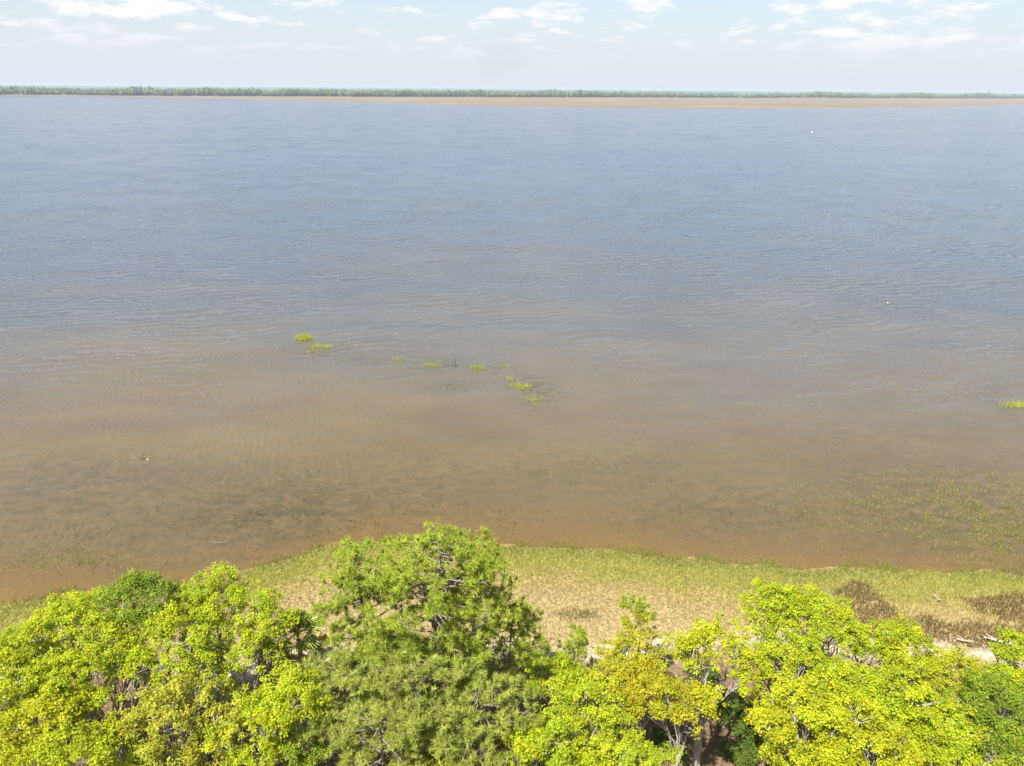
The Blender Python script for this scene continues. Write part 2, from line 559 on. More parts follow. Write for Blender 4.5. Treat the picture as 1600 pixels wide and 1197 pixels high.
# far woods: low-poly crowns by the thousand, thick at the front, thinning over a canopy sheet behind
PAL = np.array([[0.045, 0.075, 0.030], [0.035, 0.060, 0.032], [0.085, 0.120, 0.035], [0.110, 0.140, 0.040], [0.10, 0.09, 0.055], [0.055, 0.085, 0.040]])
phi = (1 + 5 ** 0.5) / 2
ico = np.array([(-1, phi, 0), (1, phi, 0), (-1, -phi, 0), (1, -phi, 0), (0, -1, phi), (0, 1, phi), (0, -1, -phi), (0, 1, -phi), (phi, 0, -1), (phi, 0, 1), (-phi, 0, -1), (-phi, 0, 1)]) / math.hypot(1, phi)
ico_f = np.array([(0, 11, 5), (0, 5, 1), (0, 1, 7), (0, 7, 10), (0, 10, 11), (1, 5, 9), (5, 11, 4), (11, 10, 2), (10, 7, 6), (7, 1, 8), (3, 9, 4), (3, 4, 2), (3, 2, 6), (3, 6, 8), (3, 8, 9), (4, 9, 5), (2, 4, 11), (6, 2, 10), (8, 6, 7), (9, 8, 1)])
NT = 16000


def far_wave(t_):
    """the wood edge steps back and forth along the far marsh"""
    return 1 + 0.05 * (fbm(t_ * 60, t_ * 0, 9) - 0.5) + 0.22 * smoothstep(0.0, 0.5, t_) * np.maximum(fbm(t_ * 22 + 3, t_ * 0, 19) - 0.42, 0)


def stand_height(t_):
    return 0.42 + 1.15 * fbm(t_ * 30, t_ * 0 + 2.5, 27, 4)


ta = rng.uniform(math.radians(-42), math.radians(42), NT)
depth_m = rng.exponential(420.0, NT)
depth_m[: NT // 4] = rng.uniform(0, 60, NT // 4)
tr_ = polar_interp(FAR_WOOD, ta) * far_wave(ta) + depth_m
tx, ty = np.sin(ta) * tr_, np.cos(ta) * tr_
stand = fbm(tx * 0.004, ty * 0.002, 31)
pick = np.clip((stand * 9 - 1.6 + rng.normal(0, 1.0, NT)).astype(int), 0, 5)
order = np.array([1, 0, 5, 2, 3, 4])
tcol = PAL[order[pick]] * rng.uniform(0.45, 1.05, (NT, 1))
hh = rng.uniform(15, 24, NT) * (0.6 + 0.8 * stand) * stand_height(ta) * np.where(rng.random(NT) < 0.02, 1.3, 1.0)
cr = rng.uniform(3.0, 6.0, NT)
v = ico[None] * rng.uniform(0.75, 1.2, (NT, 12, 1))
v = v * np.stack([cr, cr, hh * 0.42], -1)[:, None, :] + np.stack([tx, ty, hh * 0.62], -1)[:, None, :]
fverts, ffaces = [v.reshape(-1, 3)], [(ico_f[None] + (np.arange(NT) * 12)[:, None, None]).reshape(-1, 3)]
fcols = [np.repeat(tcol, 12, 0)]
ang = np.linspace(math.radians(-50), math.radians(50), 700)
K = 60
r0 = polar_interp(FAR_WOOD, ang) * far_wave(ang) + 25
t = np.linspace(0, 1, K) ** 2.2
rr = r0[:, None] * (1 - t) + 20000.0 * t
A = np.repeat(ang[:, None], K, 1)
X, Y = np.sin(A) * rr, np.cos(A) * rr
Z = (9.0 + 9.0 * fbm(X * 0.012, Y * 0.006, 14)) * stand_height(A)
Z[:, 0] = 0.5
st = fbm(X * 0.004, Y * 0.002, 31)[..., None]
Cc = PAL[1] * (1 - st) + PAL[2] * st
nb = sum(len(q) for q in fverts)
i, j = np.meshgrid(np.arange(K - 1), np.arange(len(ang) - 1))
a = (j * K + i).ravel() + nb
quads = np.stack([a, a + K, a + K + 1, a + 1], -1)
fverts.append(np.stack([X, Y, Z], -1).reshape(-1, 3))
fcols.append(Cc.reshape(-1, 3))
obj('far_woods', mesh_np('far_woods', np.concatenate(fverts), ffaces + [quads], np.concatenate(fcols), M_FAR), kind='stuff',
    label='hazy green belt of woods along the far shore', category='woods')


# ------------------------------------------------------------------ grass of the near marsh
def blades(base, h, w, lean, colors, rng):
    """single tapering blades: a triangle each, leaning with the wind"""
    n = len(base)
    az = rng.uniform(0, 2 * math.pi, n)
    side = np.stack([np.cos(az), np.sin(az), np.zeros(n)], -1) * (w[:, None] * 0.5)
    la = rng.uniform(0, 2 * math.pi, n)
    tip = base + np.stack([np.cos(la) * lean * h, np.sin(la) * lean * h, h * np.sqrt(np.maximum(1 - lean ** 2, 0.1))], -1)
    v = np.stack([base - side, base + side, tip], 1).reshape(-1, 3)
    f_ = np.arange(n * 3).reshape(-1, 3)
    return v, f_, np.repeat(colors, 3, 0)


rng = np.random.default_rng(11)
N0 = 620000
x = rng.uniform(-58, 62, N0)
y = rng.uniform(26, 66, N0)
s, b = shore_y(x) - y, bank_y(x) - y
n1, n2 = fbm(x * 0.25, y * 0.25, 40), fbm(x * 1.1, y * 1.1, 50)
reeds = [((1310, 908), (1345, 912), (1395, 940), (1455, 988), (1400, 1005), (1320, 985)), ((1490, 928), (1560, 930), (1720, 925), (1800, 985), (1640, 985), (1555, 966)),
         ((1445, 958), (1520, 970), (1640, 984), (1700, 1012), (1500, 1012), (1450, 998))]
mound = at(905, 962, 0.3)


def in_poly(x, y, poly):
    pts = np.array([at(px, py, 0.4)[:2] for px, py in poly])
    r = np.zeros(len(x), bool)
    xj, yj = pts[-1]
    for xi, yi in pts:
        r ^= ((yi > y) != (yj > y)) & (x < (xj - xi) * (y - yi) / (yj - yi + 1e-12) + xi)
        xj, yj = xi, yi
    return r


wob = (fbm(x * 0.6, y * 0.6, 71) - 0.5) * 3.2 + rng.normal(0, 0.22, N0)
wob2 = (fbm(x * 0.6, y * 0.6, 72) - 0.5) * 2.6 + rng.normal(0, 0.22, N0)
reed = np.zeros(N0, bool)
for poly in reeds:
    reed |= in_poly(x + wob, y + wob2, poly)
keep_p = smoothstep(-1.0, 0.7, s + (n2 - 0.5) * 2.2) * (1 - smoothstep(-1.2, 0.6, b + (n1 - 0.5) * 3))
keep_p = keep_p * (0.72 + 0.5 * n2) * np.where(s > 5, 0.8, 1.0)
keep = (rng.random(N0) < keep_p) & ~(reed & (b < 1.0))
xk, yk, sk, n1k, n2k = x[keep], y[keep], s[keep], n1[keep], n2[keep]
green, lime, straw, tan_ = (np.array(c) for c in ((0.175, 0.205, 0.030), (0.320, 0.305, 0.055), (0.345, 0.285, 0.095), (0.345, 0.275, 0.138)))
t1 = smoothstep(0.2, 2.2, sk + (n1k - 0.5) * 2.0)[:, None]
t2 = smoothstep(3.4, 8.5, sk + (n1k - 0.5) * 5.0)[:, None]
t3 = smoothstep(5.0, 10.5, sk + (n1k - 0.5) * 4.0)[:, None]
c = green * (1 - t1) + lime * t1
c = c * (1 - t2) + straw * t2
c = c * (1 - t3) + tan_ * t3
md = np.hypot((xk - mound[0]) / 2.3, (yk - mound[1]) / 0.9)
fm = (1 - smoothstep(0.5, 1.15, md + (n2k - 0.5) * 0.5))[:, None]
c = c * (1 - fm) + np.array([0.16, 0.14, 0.045]) * fm
c = c * rng.uniform(0.78, 1.18, (len(c), 1)) * (0.82 + 0.36 * n2k[:, None])
h = (0.46 - 0.18 * t3[:, 0] + 0.35 * fm[:, 0]) * rng.uniform(0.6, 1.25, len(c))
base_ = np.stack([xk, yk, ground_z(xk, yk) - 0.02], -1)
v, f_, cc = blades(base_, h, rng.uniform(0.028, 0.055, len(c)), rng.uniform(0.1, 0.8, len(c)), c, rng)
obj('marsh_grass', mesh_np('marsh_grass', v, f_, cc, M_GRASS), kind='stuff', label='short marsh grass, green at the water and straw towards the trees', category='grass')
keep = reed & (b < 1.2) & (s > 1) & (rng.random(N0) < 0.95)
xk, yk, n2k = x[keep], y[keep], n2[keep]
base_ = np.stack([xk, yk, ground_z(xk, yk) - 0.02], -1)
c = np.array([0.185, 0.138, 0.052]) * rng.uniform(0.6, 1.35, (len(xk), 1)) * (0.7 + 0.6 * n2k[:, None])
v, f_, cc = blades(base_, rng.uniform(0.28, 0.60, len(xk)), rng.uniform(0.05, 0.085, len(xk)), rng.uniform(0.1, 0.6, len(xk)), c, rng)
obj('dead_rushes', mesh_np('dead_rushes', v, f_, cc, M_GRASS), kind='stuff', label='dark brown dead rushes in beds on the straw marsh', category='rushes')


# stubble that stands in the shallows: dark to the left and middle, yellow-green to the right
def stubble(name, spots, n, colr, hgt, seed, label, per=5, spread=0.10, wid=(0.03, 0.06), gap=(0.38, 0.66)):
    r = np.random.default_rng(seed)
    px = r.uniform(min(q[0] - q[2] for q in spots), max(q[0] + q[2] for q in spots), n * 8)
    py = r.uniform(min(q[1] - q[3] for q in spots), max(q[1] + q[3] for q in spots), n * 8)
    wgt = np.zeros(len(px))
    for cx, cy, rx, ry, k in spots:
        wgt = np.maximum(wgt, k * np.exp(-(((px - cx) / rx) ** 2 + ((py - cy) / ry) ** 2) * 1.6))
    pts = np.array([at(a_, b_)[:2] for a_, b_ in zip(px, py)])
    wgt *= smoothstep(*gap, fbm(pts[:, 0] * 0.5, pts[:, 1] * 0.5, seed + 3))
    ok = (r.random(len(px)) < wgt) & (pts[:, 1] - shore_y(pts[:, 0]) > 0.7)
    pts = pts[ok][:n]
    q = np.repeat(pts, per, 0) + r.normal(0, spread, (len(pts) * per, 2))
    base_ = np.column_stack([q, np.full(len(q), -0.06)])
    c_ = np.array(colr) * r.uniform(0.5, 1.4, (len(q), 1))
    v, f_, cc = blades(base_, r.uniform(hgt * 0.6, hgt * 1.4, len(q)), r.uniform(*wid, len(q)), r.uniform(0.2, 0.85, len(q)), c_, r)
    obj(name, mesh_np(name, v, f_, cc, M_GRASS), kind='stuff', label=label, category='stubble')


stubble('dark_stubble', [(430, 800, 260, 60, 1.0), (150, 850, 200, 50, 0.5), (650, 760, 160, 60, 0.5), (900, 740, 220, 60, 0.4), (1150, 790, 240, 50, 0.6), (720, 810, 150, 25, 0.6)], 4200,
        (0.085, 0.074, 0.038), 0.20, 3, 'dark wet grass stubble poking through the brown shallows')
stubble('green_stubble', [(1480, 790, 170, 55, 1.0), (1580, 840, 120, 45, 1.0), (1330, 800, 160, 50, 0.35), (120, 880, 140, 25, 0.35)], 6500,
        (0.225, 0.225, 0.05), 0.30, 5, 'yellow green weed tufts showing in the shallows near the marsh corner', gap=(0.28, 0.55))


stubble('drowned_grass', [(560, 556, 60, 9, 0.7), (640, 566, 50, 7, 0.8), (700, 573, 50, 7, 0.8), (770, 577, 40, 7, 0.8), (805, 595, 22, 12, 0.9), (838, 618, 22, 16, 1.0), (500, 547, 35, 9, 0.7), (1560, 640, 40, 8, 0.6)], 700,
        (0.17, 0.19, 0.075), 0.30, 8, 'thin drowned grass strung between the green clumps in the river', gap=(0.3, 0.5), spread=0.2)


# ------------------------------------------------------------------ leaves and trees
def leaf_cloud(centers, radii, counts, size, colors, rng, flat=0.75, up=1.0):
    """folded leaves (two triangles each) gathered round the given twig ends"""
    idx = np.repeat(np.arange(len(centers)), counts)
    n = len(idx)
    d = rng.normal(0, 1, (n, 3))
    d /= np.linalg.norm(d, axis=1)[:, None]
    rr = rng.random(n) ** 0.6 * 1.12
    off = d * (rr * radii[idx])[:, None]
    off[:, 2] *= flat
    pos = centers[idx] + off
    nrm = d * 0.6 + rng.normal(0, 0.55, (n, 3))
    nrm[:, 2] += up
    nrm /= np.linalg.norm(nrm, axis=1)[:, None]
    t_ = np.cross(nrm, rng.normal(0, 1, (n, 3)))
    t_ /= np.linalg.norm(t_, axis=1)[:, None] + 1e-9
    w_ = np.cross(nrm, t_)
    L = (size * rng.uniform(0.5, 1.6, n))[:, None]
    fold = nrm * L * 0.12
    v = np.stack([pos - t_ * L * 0.5, pos + w_ * L * 0.36 + fold, pos + t_ * L * 0.5, pos - w_ * L * 0.36 + fold], 1).reshape(-1, 3)
    k = np.arange(n)[:, None] * 4
    f_ = np.concatenate([k + np.array([[0, 1, 2]]), k + np.array([[0, 2, 3]])])
    c_ = colors[idx] * rng.uniform(0.84, 1.16, (n, 1))
    c_[:, 0] *= rng.uniform(0.78, 1.16, n)
    return v, f_, np.repeat(c_, 4, 0)


TINT = {
    'lime': ((0.385, 0.415, 0.010), (0.300, 0.370, 0.013)),
    'yellow': ((0.415, 0.415, 0.012), (0.355, 0.390, 0.012)),
    'gold': ((0.395, 0.355, 0.014), (0.340, 0.335, 0.014)),
    'green': ((0.240, 0.300, 0.016), (0.175, 0.245, 0.016)),
    'olive': ((0.375, 0.365, 0.035), (0.300, 0.310, 0.030)),
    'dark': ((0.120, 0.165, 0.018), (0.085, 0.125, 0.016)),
}


def broadleaf(name, px, py, h, rad, tint, label, seed, sparse=1.0, flat=0.78, bark=None, leaf=0.105, trunks=1, cat='tree', lobes=None, twig=1.0, wood=1.0, group='broadleaf trees along the bank'):
    """px, py: where the crown's apex shows; h: metres tall; rad: crown radius"""
    r = np.random.default_rng(seed)
    rad = rad * 1.10 if cat == 'tree' else rad
    apex = at(px, py + (16 if cat == 'tree' else 0), h)   # the far side of a dome shows a little above its apex
    gz = float(ground_z(apex[0], apex[1]))
    base = np.array([apex[0], apex[1], gz])
    H = h - gz
    rv = min(rad * flat, H * 0.42)
    cc_ = np.array([0, 0, H - rv])
    nl = lobes or int(np.clip(5 + rad * 2.4, 6, 17))
    k = np.arange(nl) + 0.5
    th = math.pi * (1 + 5 ** 0.5) * k + r.uniform(0, 6)
    cz = 1 - 1.5 * k / nl
    sr = np.sqrt(np.maximum(1 - cz ** 2, 0))
    dirs = np.stack([np.cos(th) * sr, np.sin(th) * sr, cz], -1) + r.normal(0, 0.12, (nl, 3))
    lr = rad * 0.38 * r.uniform(0.55, 1.35, nl)
    lc = cc_ + dirs * np.array([rad - lr.mean() * 0.75, rad - lr.mean() * 0.75, rv - min(lr.mean() * 0.62, rv * 0.6)]) * r.uniform(0.8, 1.1, (nl, 1))
    lc[:, 2] = np.maximum(lc[:, 2], H * 0.22)
    t1_, t2_ = (np.array(q) for q in TINT[tint])
    cen, rads, cols, own = [], [], [], []
    for q in range(nl):
        ns = int((13 + 16.0 * lr[q] ** 2) * sparse)
        dq = r.normal(0, 1, (ns, 3))
        dq[:, 2] = np.abs(dq[:, 2]) * 0.9 - 0.28
        dq /= np.linalg.norm(dq, axis=1)[:, None]
        pq = lc[q] + dq * lr[q] * np.where(r.random((ns, 1)) < 0.2, r.uniform(1.0, 1.35, (ns, 1)), r.uniform(0.45, 1.08, (ns, 1))) * np.array([1, 1, 0.72])
        cen.append(pq)
        rads.append(r.uniform(0.13, 0.44, ns) * (0.78 + 0.07 * rad))
        mixv = np.clip(r.normal(0.45, 0.28) + r.normal(0, 0.22, ns), 0, 1)[:, None]
        cols.append((t1_ * (1 - mixv) + t2_ * mixv) * r.uniform(0.72, 1.2, (ns, 1)))
        own.append(np.full(ns, q))
    cen, rads, cols, own = np.concatenate(cen), np.concatenate(rads), np.concatenate(cols), np.concatenate(own)
    cnt = np.maximum((rads ** 2 * 225 * (0.20 / leaf) ** 2 * r.uniform(0.7, 1.2, len(rads))).astype(int), 8)
    v, f_, c_ = leaf_cloud(cen, rads, cnt, leaf, cols, r)
    root = empty(name, base, label, cat, group)
    # trunk, limbs and twigs in one woody mesh
    tb = Tubes()
    rt = (0.03 + 0.0095 * H + 0.008 * rad) * wood
    for tk in range(trunks):
        fork = np.array([r.normal(0, 0.05 * H), r.normal(0, 0.05 * H), H * r.uniform(0.34, 0.5)])
        foot = np.array([r.normal(0, 0.25), r.normal(0, 0.25), -0.35]) if trunks > 1 else np.array([0, 0, -0.35])
        mid = (fork + foot) / 2 + np.array([r.normal(0, 0.35), r.normal(0, 0.35), 0])
        pth = curve(foot, mid, fork, 7)
        tb.add(pth, np.linspace(rt * 1.25, rt * 0.8, 7), 8)
        for q in range(tk, nl, trunks):
            bend = fork * 0.45 + lc[q] * 0.55 + np.array([r.normal(0, 0.1) * rad, r.normal(0, 0.1) * rad, -0.12 * rad * r.random()])
            start = pth[r.integers(4, 7)]
            pl = curve(start, bend, lc[q] - (lc[q] - fork) * 0.04, 9)
            pl[1:-1] += r.normal(0, 0.05 + 0.018 * rad, (7, 3))
            tb.add(pl, np.linspace(rt * 0.52, rt * 0.13, 9), 6)
            mine = np.where(own == q)[0]
            r.shuffle(mine)
            for ci in mine[: int((5 + len(mine) * 0.30) * twig)]:
                s0 = pl[r.integers(4, 9)]
                e = cen[ci] + (cen[ci] - s0) * r.uniform(-0.25, 0.04)
                md_ = (s0 + e) / 2 + r.normal(0, 0.12, 3)
                tb.add(curve(s0, md_, e, 4), np.linspace(rt * 0.17, 0.010, 4), 4)
    obj('trunk', tb.mesh('trunk', bark or M_BARK), root)
    obj('crown', mesh_np('crown', v, f_, c_, M_LEAF), root)
    return root


def pine(name, px, py, h, rad, label, seed, tufts=1100, low=0.35, lean=(0, 0), tint=((0.345, 0.410, 0.040), (0.240, 0.305, 0.034)), needle=0.30, group='pine trees on the bank'):
    r = np.random.default_rng(seed)
    apex = at(px, py, h)
    bx, by = apex[0] - lean[0], apex[1] - lean[1]
    gz = float(ground_z(bx, by))
    H = h - gz
    base = np.array([bx, by, gz])
    top = np.array([lean[0], lean[1], H])
    root = empty(name, base, label, 'pine tree', group)
    tb = Tubes()
    tr_path = curve(np.array([0, 0, -0.4]), np.array([lean[0] * 0.2 + r.normal(0, 0.3), lean[1] * 0.2, H * 0.5]), top, 14)
    rt = 0.06 + 0.013 * H
    tb.add(tr_path, np.linspace(rt * 1.2, 0.03, 14), 8)
    cen, ax = [], []
    nb = int(tufts / 15)
    for q in range(nb):
        u = (q + r.random()) / nb
        hz = low + (1 - low) * u ** 0.72
        p0 = np.array([np.interp(hz, np.linspace(0, 1, 14), tr_path[:, k_]) for k_ in range(3)])
        prof = math.sin(math.pi * min(max((1 - u) * 0.80 + 0.09, 0), 1)) ** 0.65
        L = rad * prof * r.uniform(0.5, 1.15) * (0.6 if u > 0.88 else 1.0) + 0.25
        az = q * 2.399963 + r.normal(0, 0.45)
        d = np.array([math.cos(az), math.sin(az), 0])
        rise = L * (0.12 + 0.5 * u + r.normal(0, 0.10))
        e = p0 + d * L + np.array([0, 0, rise])
        e[2] = min(e[2], H - (0.35 + 0.3 * r.random()) * L)
        bend = p0 + d * L * 0.55 + np.array([0, 0, rise * 0.15]) + r.normal(0, 0.15, 3)
        pb = curve(p0, bend, e, 7)
        tb.add(pb, np.linspace(0.022 + 0.014 * L, 0.012, 7), 5)
        nsub = max(3, int(3 + L * 1.9))
        for _ in range(nsub):
            s0 = pb[r.integers(3, 7)]
            dd_ = d * r.uniform(0.2, 1.0) + r.normal(0, 0.55, 3)
            dd_[2] = abs(dd_[2]) * 0.7 + 0.1
            dd_ /= np.linalg.norm(dd_)
            sl = r.uniform(0.35, 0.95) * (0.6 + 0.09 * rad)
            se = s0 + dd_ * sl
            tb.add(np.array([s0, (s0 + se) / 2 + r.normal(0, 0.05, 3), se]), np.array([0.022, 0.016, 0.010]), 4)
            for w in range(r.integers(2, 5)):
                cen.append(s0 + dd_ * sl * r.uniform(0.55, 1.05) + r.normal(0, 0.17, 3))
                a_ = dd_ + np.array([0, 0, 0.7]) + r.normal(0, 0.3, 3)
                ax.append(a_ / np.linalg.norm(a_))
    for w in range(10):
        cen.append(top + r.normal(0, 0.22, 3) + np.array([0, 0, -0.15]))
        ax.append(np.array([0, 0, 1.0]))
    cen, ax = np.array(cen), np.array(ax)
    per = 34
    idx = np.repeat(np.arange(len(cen)), per)
    n = len(idx)
    d = ax[idx] * r.uniform(0.1, 1.0, (n, 1)) + r.normal(0, 0.62, (n, 3))
    d /= np.linalg.norm(d, axis=1)[:, None]
    L = (needle * r.uniform(0.7, 1.25, n))[:, None]
    w_ = np.cross(d, r.normal(0, 1, (n, 3)))
    w_ /= np.linalg.norm(w_, axis=1)[:, None] + 1e-9
    b0 = cen[idx] + r.normal(0, 0.035, (n, 3))
    v = np.stack([b0 - w_ * 0.020, b0 + w_ * 0.020, b0 + d * L], 1).reshape(-1, 3)
    mixv = np.clip(r.normal(0.4, 0.3, len(cen)), 0, 1)[:, None]
    tc_ = (np.array(tint[0]) * (1 - mixv) + np.array(tint[1]) * mixv) * r.uniform(0.8, 1.2, (len(cen), 1))
    c_ = np.repeat(tc_[idx] * r.uniform(0.7, 1.25, (n, 1)), 3, 0)
    obj('trunk', tb.mesh('trunk', M_PINEBARK), root)
    obj('crown', mesh_np('crown', v, np.arange(n * 3).reshape(-1, 3), c_, M_NEEDLE), root)
    return root


# --- pines in the middle
pine('pine_tree', 690, 850, 17.0, 3.8, 'tallest pine, its top just over the grassy marsh edge', 101, 1050, 0.30, (0.8, 1.0))
pine('pine_tree', 552, 872, 15.5, 2.7, 'pine with rounded top left of the tallest pine', 102, 640, 0.38, (-0.8, 0.6))
pine('pine_tree', 745, 892, 14.0, 2.5, 'pine forming the right shoulder of the tall pines', 103, 560, 0.30, (0.8, 0.2))
pine('pine_tree', 800, 968, 10.5, 2.4, 'small pine with dark branches beside the bare sandy bank', 107, 420, 0.35, (0.4, 0.2))
soft = ((0.355, 0.400, 0.075), (0.275, 0.325, 0.062))
pine('pine_tree', 650, 1030, 12.5, 3.4, 'soft olive pine in front of the tall pine trunks', 104, 850, 0.25, (0, 0), soft)
pine('pine_tree', 535, 1035, 11.0, 2.4, 'olive pine just right of the fan palm', 105, 600, 0.25, (0.2, 0), soft)
pine('pine_tree', 745, 1075, 11.0, 3.0, 'low pine with grey twigs at the bottom, under the sandy gap', 106, 650, 0.20, (0, 0), soft)
pine('pine_tree', 590, 1120, 10.5, 3.0, 'pine cut by the bottom edge, nearest below the tall pines', 109, 650, 0.20, (0, 0), soft)
pine('pine_tree', 996, 941, 8.0, 0.9, 'slim young pine tip rising over the golden treetops', 108, 130, 0.55, (0, 0))
pine('pine_tree', 905, 994, 7.0, 1.0, 'small green pine sapling beside the pale sandy strip', 110, 130, 0.45, (0, 0))

# --- broadleaf trees, left
B = broadleaf
B('oak_tree', 205, 884, 13.5, 2.0, 'green', 'deep green rounded treetop, darkest and highest of the left group', 201)
B('oak_tree', 75, 932, 13.0, 3.3, 'lime', 'broad lime tree at the left edge against the brown water', 202)
B('maple_tree', 322, 893, 12.5, 2.1, 'lime', 'pale lime treetop with thin twigs right of the dark green treetop', 203, 0.8)
B('maple_tree', 400, 926, 11.5, 1.9, 'lime', 'sparse lime tree with bare branch tips reaching over tan marsh', 204, 0.62)
B('oak_tree', 245, 945, 12.5, 3.0, 'lime', 'lime tree with white crooked limbs in the middle of the left group', 205, 0.55, wood=1.5)
B('oak_tree', 20, 1005, 12.0, 2.4, 'lime', 'lime tree with pale dead twigs cut by the left edge', 206, 0.8)
B('oak_tree', 150, 985, 12.0, 2.6, 'lime', 'lime tree with a moss draped trunk beneath the dark green treetop', 207, 0.75)
B('oak_tree', 335, 985, 11.0, 2.4, 'lime', 'lime tree with forked white limb near the tan marsh', 208, 0.55, wood=1.4)
B('oak_tree', 55, 1065, 11.5, 2.6, 'yellow', 'yellow green tree low at the left edge', 209, 0.85)
B('oak_tree', 265, 1062, 11.0, 2.6, 'olive', 'dull yellow olive tree with fine grey twigs at the bottom left', 210, 0.8, leaf=0.12)
B('maple_tree', 440, 1048, 11.5, 1.8, 'lime', 'rounded lime tree below the fan palm', 211, 0.9)
B('maple_tree', 395, 1098, 10.0, 2.0, 'lime', 'bright lime tree at the bottom beside a brown gap', 212, 0.85)
B('maple_tree', 95, 1150, 11.0, 2.0, 'lime', 'lime treetop in the bottom left corner', 213, 0.8)
B('shrub', 428, 1010, 6.0, 1.2, 'gold', 'small golden shrub left of the fan palm', 214, 0.8, leaf=0.12, cat='shrub', group='shrubs at the marsh edge')
B('shrub', 490, 995, 6.0, 0.9, 'gold', 'small orange yellow shrub behind the fan palm', 215, 0.6, leaf=0.12, cat='shrub', group='shrubs at the marsh edge')

# --- broadleaf trees, right
B('maple_tree', 880, 1015, 8.5, 1.8, 'lime', 'lime tree just right of the sandy gap', 301, 0.85)
B('maple_tree', 985, 962, 8.5, 1.8, 'gold', 'thin golden tree with grey bare twigs against the marsh', 302, 0.5, twig=1.6)
B('maple_tree', 1000, 1020, 9.5, 2.4, 'gold', 'dense orange yellow tree in the middle of the right group', 303, 0.9)
B('maple_tree', 1118, 968, 12.5, 2.5, 'yellow', 'yellow tree with a tall white forked trunk', 304, 0.7, trunks=2, wood=1.0, flat=0.8, lobes=9)
B('maple_tree', 1060, 1055, 10.5, 1.6, 'gold', 'golden tree left of the white forked trunk', 305, 0.7)
B('oak_tree', 1215, 903, 11.5, 1.9, 'lime', 'highest lime treetop of the right group, over the marsh', 306, 0.75)
B('oak_tree', 1288, 920, 11.0, 2.3, 'lime', 'lime tree with grey twigs right of the highest treetop', 307, 0.75)
B('oak_tree', 1245, 985, 11.0, 2.6, 'lime', 'wide lime tree in front of the highest right treetop', 308, 0.9)
B('oak_tree', 1372, 965, 9.5, 1.8, 'lime', 'lime tree whose tip touches the brown rush bed', 309, 0.8)
B('oak_tree', 1425, 975, 8.5, 1.9, 'lime', 'yellow green tree beside the brown rushes', 310, 0.8)
B('maple_tree', 1500, 1012, 8.0, 1.9, 'yellow', 'low yellow tree in front of the driftwood', 311, 0.75)
B('oak_tree', 1605, 985, 9.0, 1.6, 'lime', 'treetop sliver at the right edge by the driftwood', 312, 0.8)
B('oak_tree', 1345, 1035, 10.5, 2.9, 'lime', 'large yellow lime tree in the middle of the right group', 313, 0.9)
B('oak_tree', 1270, 1075, 11.5, 2.5, 'yellow', 'dense yellow tree at the bottom right of the white trunk', 314, 1.0)
B('oak_tree', 1450, 1060, 10.0, 2.4, 'lime', 'lime tree with pale limbs over a dark gap', 315, 0.75)
B('oak_tree', 1565, 1050, 9.5, 2.2, 'green', 'shaded deep green tree in the right corner', 316, 0.85)
B('oak_tree', 1370, 1125, 11.0, 2.3, 'yellow', 'yellow lime treetop at the bottom edge', 317, 0.9)
B('maple_tree', 930, 1075, 9.5, 2.2, 'lime', 'lime tree left of the curved pale trunk', 318, 0.85)
B('maple_tree', 855, 1130, 10.0, 2.0, 'lime', 'rounded lime tree at the bottom, right of the pines', 319, 0.9)
B('maple_tree', 985, 1140, 10.0, 1.8, 'lime', 'lime tree with grey bare twigs at the bottom middle', 320, 0.65, twig=1.6)
B('oak_tree', 1500, 1130, 10.0, 2.0, 'lime', 'lime tree at the bottom edge near the right corner', 321, 0.8)
B('maple_tree', 185, 1128, 9.0, 1.7, 'lime', 'low lime tree under the dull olive tree at bottom left', 220, 0.85)
B('maple_tree', 20, 1135, 9.0, 1.6, 'yellow', 'low yellow tree in the left bottom corner at the very edge', 221, 0.85)
B('oak_tree', 320, 1140, 8.5, 1.6, 'olive', 'low olive tree left of the bottom brown gap', 222, 0.8)
B('oak_tree', 470, 1125, 8.5, 1.5, 'green', 'green tree between the lime trees and the pines at the bottom', 223, 0.8)
B('oak_tree', 690, 1165, 8.0, 1.6, 'olive', 'olive tree under the middle of the pines at the bottom edge', 330, 0.75)
B('oak_tree', 800, 1105, 7.0, 1.3, 'olive', 'grey olive small tree below the sandy gap', 331, 0.65, twig=1.5)
B('oak_tree', 1250, 1150, 8.5, 1.5, 'yellow', 'yellow tree hanging over the brown forest floor', 332, 0.85)
B('oak_tree', 1290, 1165, 9.0, 1.9, 'lime', 'lime tree at the bottom edge under the dense yellow tree', 333, 0.9)
B('oak_tree', 1440, 1155, 8.0, 1.5, 'yellow', 'small yellow tree at the bottom edge by the dark gap', 334, 0.8)
B('oak_tree', 1585, 1125, 8.5, 1.8, 'green', 'dark green tree low in the bottom right corner', 335, 0.85)
B('oak_tree', 1595, 1030, 8.0, 1.5, 'lime', 'lime tree at the right edge below the driftwood', 336, 0.8)
B('maple_tree', 925, 1160, 8.5, 1.6, 'lime', 'lime tree at the bottom edge left of the curved trunk', 337, 0.85)
